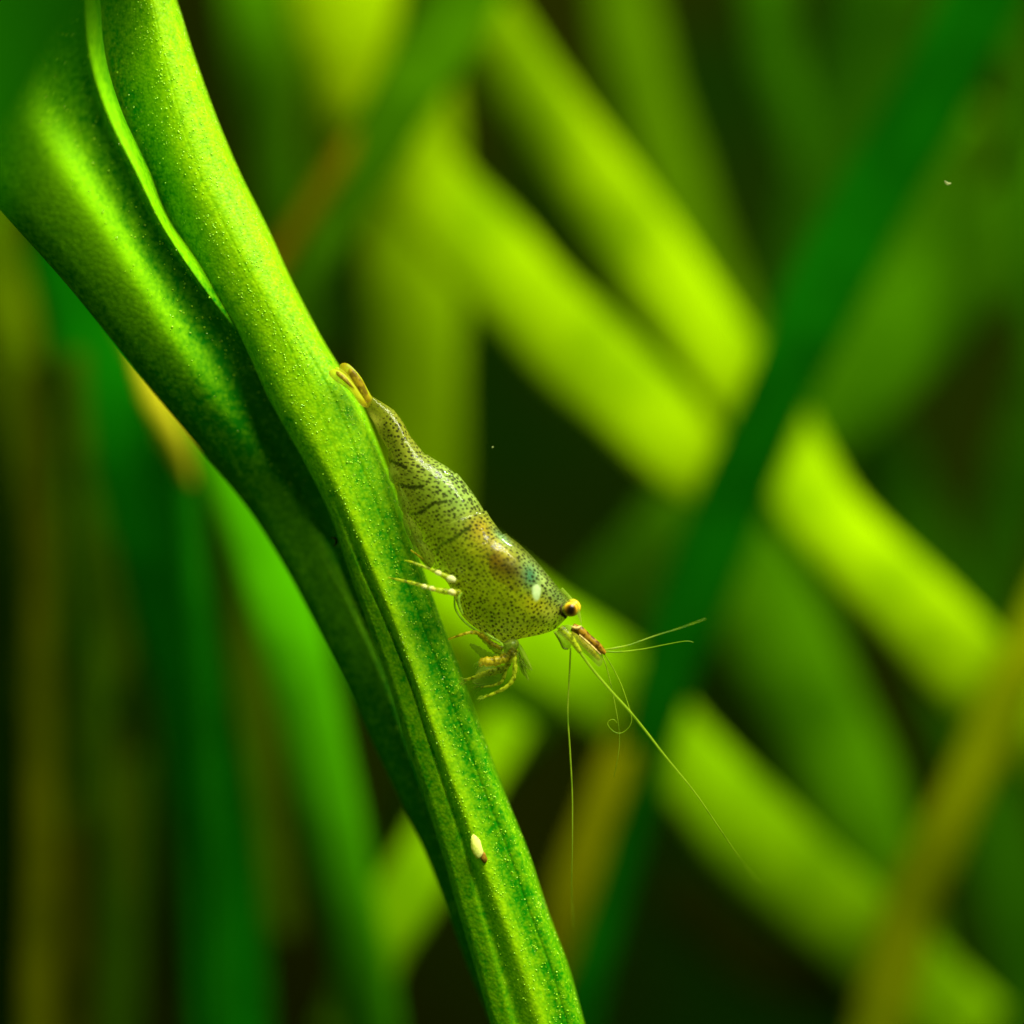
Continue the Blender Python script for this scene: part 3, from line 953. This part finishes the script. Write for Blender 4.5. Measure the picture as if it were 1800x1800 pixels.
# --- eye
em, nt = new_mat("eye_amber")
g = NT(nt)
tc = g.n('ShaderNodeTexCoord')
sx = g.n('ShaderNodeSeparateXYZ')
g.l(tc.outputs['Object'], sx.inputs[0])
ex = g.math('POWER', g.math('SUBTRACT', sx.outputs[0], 0.002), 2.0)
ez = g.math('POWER', g.math('ADD', sx.outputs[2], 0.001), 2.0)
er = g.math('SQRT', g.math('ADD', ex, ez))
cr = g.n('ShaderNodeValToRGB')
g.l(g.math('DIVIDE', er, 0.0417), cr.inputs[0])
els = cr.color_ramp.elements
els[0].position, els[0].color = 0.0, (0.006, 0.003, 0.001, 1)
els[1].position, els[1].color = 1.0, (0.50, 0.36, 0.012, 1)
for pos, c in ((0.34, (0.006, 0.003, 0.001)), (0.56, (0.05, 0.025, 0.002)), (0.74, (0.22, 0.12, 0.004)), (0.88, (0.46, 0.28, 0.010))):
    e = els.new(pos)
    e.color = (*c, 1)
pr = g.n('ShaderNodeBsdfPrincipled', i_Roughness=0.22)
pr.inputs['Specular IOR Level'].default_value = 0.15
g.l(cr.outputs[0], pr.inputs['Base Color'])
out = g.n('ShaderNodeOutputMaterial')
g.l(pr.outputs[0], out.inputs[0])


def ball(name, loc, r, mat, parent):
    bm = bmesh.new()
    bmesh.ops.create_uvsphere(bm, u_segments=40, v_segments=24, radius=r)
    me_ = bpy.data.meshes.new(name)
    bm.to_mesh(me_)
    bm.free()
    me_.polygons.foreach_set('use_smooth', [True] * len(me_.polygons))
    o = link(name, me_, mat, parent)
    o.location = Vector([float(c) for c in loc]) - Vector(parent.location)
    return o


ball("eye", P(1003, 1071, Y0 - 0.13), 12.5 / 300, em, shrimp)
ball("eye", P(1006, 1068, Y0 + 0.15), 15 / 300, em, shrimp)
tube("eye_socket", [(988, 1062, Y0 - 0.10, 2), (986, 1071, Y0 - 0.11, 3), (989, 1080, Y0 - 0.11, 3), (996, 1086, Y0 - 0.11, 2)], DARKL, shrimp, 18, 8)
tube("eye_stalk", [(984, 1074, Y0 - 0.05, 9), (994, 1073, Y0 - 0.10, 8), (1001, 1072, Y0 - 0.12, 7)], LEGM, shrimp, 14, 10)
# --- rostrum
tube("rostrum", [(985, 1036, Y0, 5), (1004, 1057, Y0, 5), (1014, 1072, Y0, 4), (1019, 1084, Y0, 2.5), (1022, 1097, Y0, 0.6)], CLEAR, shrimp, 30, 10, 0.6)

# --- head appendages
plate("antennal_scale", [(978, 1104), (1000, 1098), (1022, 1110), (1044, 1132), (1060, 1152), (1054, 1172), (1036, 1156), (1012, 1136), (992, 1120)],
      Y0 - 0.05, 0.012, CLEAR, shrimp)
plate("antennal_scale", [(972, 1110), (984, 1108), (994, 1120), (1004, 1134), (998, 1142), (990, 1138), (982, 1126)], Y0 - 0.08, 0.012, CLEAR, shrimp)
tube("scale_rim", [(975, 1112, Y0 - 0.09, 1.4), (984, 1127, Y0 - 0.09, 1.6), (990, 1139, Y0 - 0.09, 1.8), (998, 1141, Y0 - 0.09, 1.6)], CLEARD, shrimp, 20, 6)
pd = tube("antennule", [(1006, 1102, Y0 - 0.06, 7), (1020, 1109, Y0 - 0.06, 8), (1034, 1122, Y0 - 0.06, 7.5), (1048, 1133, Y0 - 0.06, 7), (1058, 1143, Y0 - 0.06, 5.5), (1064, 1149, Y0 - 0.06, 3)], RUST, shrimp, 40, 12)
for sub in (
        tube("cream_edge", [(1004, 1101, Y0 - 0.09, 1.2), (1013, 1104, Y0 - 0.09, 2.2), (1022, 1101, Y0 - 0.08, 2)], CREAM, shrimp, 16, 6),
        tube("cream_edge", [(1018, 1116, Y0 - 0.08, 1.5), (1032, 1128, Y0 - 0.085, 1.6), (1046, 1141, Y0 - 0.085, 1.5), (1056, 1151, Y0 - 0.08, 1.2)], CREAM, shrimp, 24, 6),
        tube("cream_edge", [(1040, 1119, Y0 - 0.06, 1), (1050, 1129, Y0 - 0.06, 1.3), (1060, 1141, Y0 - 0.06, 1)], CREAM, shrimp, 20, 6)):
    sub.parent = pd
    sub.location = (0, 0, 0)
tube("antennule", [(1004, 1112, Y0 + 0.04, 5), (1024, 1130, Y0 + 0.04, 5), (1042, 1147, Y0 + 0.03, 5), (1054, 1160, Y0 + 0.03, 3)], LEGO, shrimp, 30, 10)
tube("antenna_base", [(984, 1104, Y0 - 0.09, 7), (1000, 1118, Y0 - 0.1, 7), (1010, 1132, Y0 - 0.1, 5.5), (1020, 1146, Y0 - 0.1, 4.5)], LEGM, shrimp, 24, 10)
A = "antenna"
tube(A, [(1008, 1128, Y0 - 0.1, 5), (1022, 1150, Y0 - 0.1, 4.4), (1045, 1181, Y0 - 0.1, 4.2), (1076, 1217, Y0 - 0.1, 4), (1108, 1252, Y0 - 0.1, 3.8), (1135, 1285, Y0 - 0.1, 3.4), (1170, 1330, Y0 - 0.11, 2.7), (1222, 1394, Y0 - 0.08, 2.1), (1262, 1452, Y0 + 0.03, 1.7), (1300, 1508, Y0 + 0.3, 1.2), (1336, 1556, Y0 + 0.75, 0.8)], FEEL, shrimp, 160, 8, k=0.58)
tube(A, [(1003, 1139, Y0, 2.6), (1002, 1165, Y0, 2.9), (1000, 1205, Y0 + 0.01, 2.6), (998, 1255, Y0 + 0.01, 2.5), (1002, 1320, Y0, 2.5), (1006, 1400, Y0, 2.2), (1006, 1490, Y0 + 0.03, 1.8), (1005, 1560, Y0 + 0.2, 1.3), (1008, 1630, Y0 + 0.5, 0.8)], FEELT, shrimp, 140, 8, k=0.58)
F = "flagellum"
tube(F, [(1058, 1143, Y0, 3), (1082, 1139, Y0, 2.8), (1108, 1133, Y0 + 0.05, 2), (1150, 1118, Y0 + 0.12, 1.4), (1195, 1104, Y0 + 0.2, 1.1), (1240, 1088, Y0 + 0.3, 0.8)], FEELT, shrimp, 70, 8, k=0.65)
tube(F, [(1060, 1145, Y0 - 0.05, 2.6), (1088, 1146, Y0 - 0.05, 2.2), (1130, 1141, Y0 - 0.05, 1.6), (1170, 1133, Y0 - 0.05, 1.3), (1205, 1127, Y0 - 0.05, 1.0), (1219, 1129, Y0 - 0.05, 0.7)], FEEL, shrimp, 70, 8, k=0.65)
tube(F, [(1056, 1146, Y0, 1.8), (1066, 1172, Y0, 1.6), (1074, 1204, Y0, 1.4), (1081, 1238, Y0, 1.2), (1086, 1266, Y0, 1.0), (1089, 1296, Y0, 1.0), (1087, 1325, Y0, 0.9), (1079, 1366, Y0 + 0.03, 0.6)], FEELT, shrimp, 80, 8, k=0.65)
tube(F, [(1062, 1149, Y0 - 0.04, 1.8), (1074, 1168, Y0 - 0.04, 1.8), (1090, 1199, Y0 - 0.04, 1.6), (1102, 1232, Y0 - 0.04, 1.4), (1109, 1256, Y0 - 0.04, 1.4), (1110, 1268, Y0 - 0.04, 1.4), (1105, 1279, Y0 - 0.04, 1.4), (1094, 1288, Y0 - 0.04, 1.5), (1083, 1288, Y0 - 0.04, 1.4), (1073, 1281, Y0 - 0.04, 1.4), (1068, 1272, Y0 - 0.04, 1.3), (1072, 1266, Y0 - 0.04, 1.2), (1079, 1265, Y0 - 0.04, 1.1), (1085, 1271, Y0 - 0.04, 0.8)], FEEL, shrimp, 160, 8, k=0.58)

# --- walking legs
YF = -0.26                                   # front face of the bright leaf, just under the feet
W = "leg"
l1 = tube(W, [(806, 1027, Y0 - 0.1, 7), (794, 1018, Y0 - 0.14, 7), (778, 1011, Y0 - 0.16, 5.5), (764, 1004, YF, 4), (742, 995, YF, 3), (724, 988, YF, 2.2), (711, 985, YF + 0.02, 1.2)], LEGM, shrimp, 60, 10, k=0.82, lumpy=0.16)
l2 = tube(W, [(808, 1043, Y0 - 0.12, 8), (792, 1041, Y0 - 0.15, 7), (768, 1037, YF - 0.02, 5.5), (748, 1031, YF - 0.02, 4.5), (722, 1024, YF - 0.01, 3.4), (700, 1019, YF, 2.6), (682, 1015, YF + 0.02, 1.4)], LEGM, shrimp, 60, 10, k=0.82, lumpy=0.16)
l3 = tube(W, [(756, 998, Y0 + 0.02, 3), (744, 984, Y0 - 0.02, 2.6), (733, 975, Y0 - 0.06, 2), (722, 967, YF + 0.06, 1.2)], LEGO, shrimp, 60, 8, k=0.82, lumpy=0.16)
l4 = tube(W, [(884, 1140, Y0 - 0.02, 5), (862, 1130, Y0 - 0.03, 4.5), (842, 1114, Y0 - 0.06, 4.5), (826, 1112, Y0 - 0.1, 3.6), (808, 1117, Y0 - 0.1, 2.8), (788, 1124, Y0 - 0.06, 1.6)], LEGO, shrimp, 60, 10, k=0.82, lumpy=0.16)
l5 = tube(W, [(842, 1112, Y0 - 0.0, 7), (856, 1126, Y0, 8), (872, 1142, Y0, 7.5), (888, 1154, Y0, 6)], LEGM, shrimp, 60, 10, k=0.82, lumpy=0.16)
for leg_, spots in ((l1, [(794, 1018, Y0 - 0.17, 6.4), (771, 1007, Y0 - 0.19, 4.6)]), (l2, [(795, 1041, Y0 - 0.18, 5.6), (760, 1035, YF - 0.035, 4.6), (746, 1031, YF - 0.035, 4)])):
    for x, y_, d, r in spots:
        o = blob("pale_joint", P(x, y_, d), r * 1.4 / 300, r / 300, r * 0.8 / 300, math.radians(-20), LEGW, shrimp)
        o.parent = leg_
        o.location = (0, 0, 0)
# claws and mouth parts in a bunch under the head
tube("claw", [(905, 1140, Y0 - 0.08, 9), (896, 1152, Y0 - 0.08, 9), (880, 1160, Y0 - 0.09, 10), (862, 1163, Y0 - 0.1, 10), (848, 1163, Y0 - 0.1, 8), (844, 1172, Y0 - 0.1, 3)], LEGO, shrimp, 60, 12, k=0.82, lumpy=0.16)
tube("claw", [(900, 1152, Y0 - 0.02, 6), (890, 1172, Y0 - 0.02, 6), (872, 1180, Y0 - 0.02, 8), (852, 1184, Y0 - 0.02, 6), (836, 1190, Y0 - 0.02, 4.5), (816, 1196, Y0, 2)], LEGM, shrimp, 60, 12, k=0.82, lumpy=0.16)
tube("leg", [(902, 1148, Y0 - 0.1, 6), (905, 1166, Y0 - 0.1, 5.5), (904, 1186, Y0 - 0.1, 5), (899, 1199, Y0 - 0.1, 4.5), (886, 1210, Y0 - 0.1, 4), (868, 1219, Y0 - 0.1, 3), (850, 1226, Y0 - 0.1, 1.4)], LEGM, shrimp, 60, 10, k=0.82, lumpy=0.16)
tube("leg", [(896, 1156, Y0, 5), (888, 1180, Y0, 4.6), (882, 1198, Y0, 3.6), (866, 1205, Y0, 3), (845, 1208, Y0, 1.5)], LEGM, shrimp, 60, 10, k=0.82, lumpy=0.16)
tube("leg", [(872, 1158, Y0 + 0.05, 9), (852, 1150, Y0 + 0.06, 9), (838, 1140, Y0 + 0.06, 7), (826, 1132, Y0 + 0.06, 3)], CLEAR, shrimp, 60, 10, k=0.82, lumpy=0.16)
plate("mouth_part", [(884, 1130), (900, 1122), (912, 1128), (908, 1144), (898, 1154), (886, 1146)], Y0 - 0.1, 0.06, CLEARD, shrimp)
plate("gill_plate", [(908, 1128), (916, 1134), (926, 1152), (936, 1178), (922, 1168), (912, 1150)], Y0, 0.01, CLEAR, shrimp)
plate("gill_plate", [(906, 1140), (914, 1150), (922, 1172), (930, 1196), (916, 1180), (908, 1160)], Y0 + 0.03, 0.01, CLEAR, shrimp)
plate("mouth_part", [(846, 1168), (870, 1170), (890, 1172), (884, 1196), (866, 1206), (842, 1204), (830, 1196)], Y0 + 0.03, 0.02, CLEAR, shrimp)
# fine bristles on the claws and the bristly limbs hanging behind the mouth
hv, hf = [], []
hr = np.random.default_rng(11)
for bx, by, bd, ang, cnt, ln in ((845, 1168, Y0 - 0.1, 150, 12, 14), (818, 1196, Y0, 165, 12, 14), (852, 1225, Y0 - 0.1, 160, 10, 13), (916, 1160, Y0, 62, 16, 34), (908, 1148, Y0, 75, 12, 40), (846, 1206, Y0 + 0.02, 160, 10, 22)):
    for q in range(cnt):
        a = math.radians(ang + hr.uniform(-26, 26))
        L_ = ln * hr.uniform(0.5, 1)
        x, y_, d = bx + hr.uniform(-5, 5), by + hr.uniform(-5, 5), bd + hr.uniform(-0.03, 0.03)
        v_, f_ = tube_data([(x, y_, d, 0.55), (x + math.cos(a) * L_ * 0.6, y_ + math.sin(a) * L_ * 0.6, d, 0.4), (x + math.cos(a) * L_, y_ + math.sin(a) * L_ + 2, d, 0.2)], 6, 4, 1.0, len(hv))
        hv += v_
        hf += f_
tag(mesh("bristles", hv, hf, FEELT, shrimp), kind='stuff')
# shell rim below the carapace
RIM = limb_mat("shell_rim", (0.30, 0.52, 0.03), alpha=0.7, col2=(0.18, 0.32, 0.02))
tube("shell_rim", [(812, 1042, Y0 - 0.19, 1), (806, 1052, Y0 - 0.19, 2.4), (808, 1066, Y0 - 0.18, 2.2), (814, 1080, Y0 - 0.17, 1)], RIM, shrimp, 24, 6)
tube("shell_rim", [(799, 1046, Y0 - 0.05, 1.4), (800, 1068, Y0 - 0.05, 1.8), (810, 1086, Y0 - 0.05, 1.8), (826, 1101, Y0 - 0.05, 1.8), (842, 1111, Y0 - 0.05, 1.4)], RIM, shrimp, 30, 6)
tube("shell_rim", [(852, 1112, Y0 - 0.12, 0.8), (868, 1122, Y0 - 0.13, 1.6), (880, 1130, Y0 - 0.13, 1.8), (885, 1137, Y0 - 0.13, 0.8)], RIM, shrimp, 20, 6)
# swimmerets along the belly
SW = limb_mat("swimmeret_chitin", (0.34, 0.46, 0.03), alpha=0.5, col2=(0.24, 0.38, 0.02), scale=10)
for pts in ([(690, 812), (684, 820), (684, 842), (694, 850), (704, 836)],
            [(702, 850), (698, 866), (702, 890), (714, 906), (722, 888)],
            [(712, 895), (708, 915), (718, 945), (734, 962), (742, 940)],
            [(724, 930), (722, 950), (736, 980), (756, 1000), (762, 974)]):
    plate("swimmeret", pts, Y0 - 0.01, 0.02, SW, shrimp)
for pts in ([(704, 858, Y0, 1), (714, 900, Y0, 1.6), (724, 936, Y0, 1.2)], [(716, 900, Y0, 1), (730, 950, Y0, 1.8), (748, 986, Y0, 1)], [(728, 930, Y0 + 0.02, 1), (742, 964, Y0, 1.4), (758, 996, Y0, 1)]):
    tube("swimmeret_rim", pts, RIM, shrimp, 24, 6)

# ------------------------------------------------------------------ drifting specks
DUST = limb_mat("drifting_speck", (0.3, 0.35, 0.12), alpha=0.6)
o = tube("drifting_fleck", [(1660, 318, 0, 1.2), (1666, 323, 0, 2.4), (1672, 322, 0, 1.0)], DUST, None, 10, 6)
tag(o, "tiny pale fleck drifting in the water at the upper right", "fleck", "drifting flecks")
o = blob("drifting_fleck", P(866, 786, 0), 1.8 / 300, 1.5 / 300, 0.005, 0, DUST)
tag(o, "faint round fleck drifting beside the dark gap above the shrimp's back", "fleck", "drifting flecks")
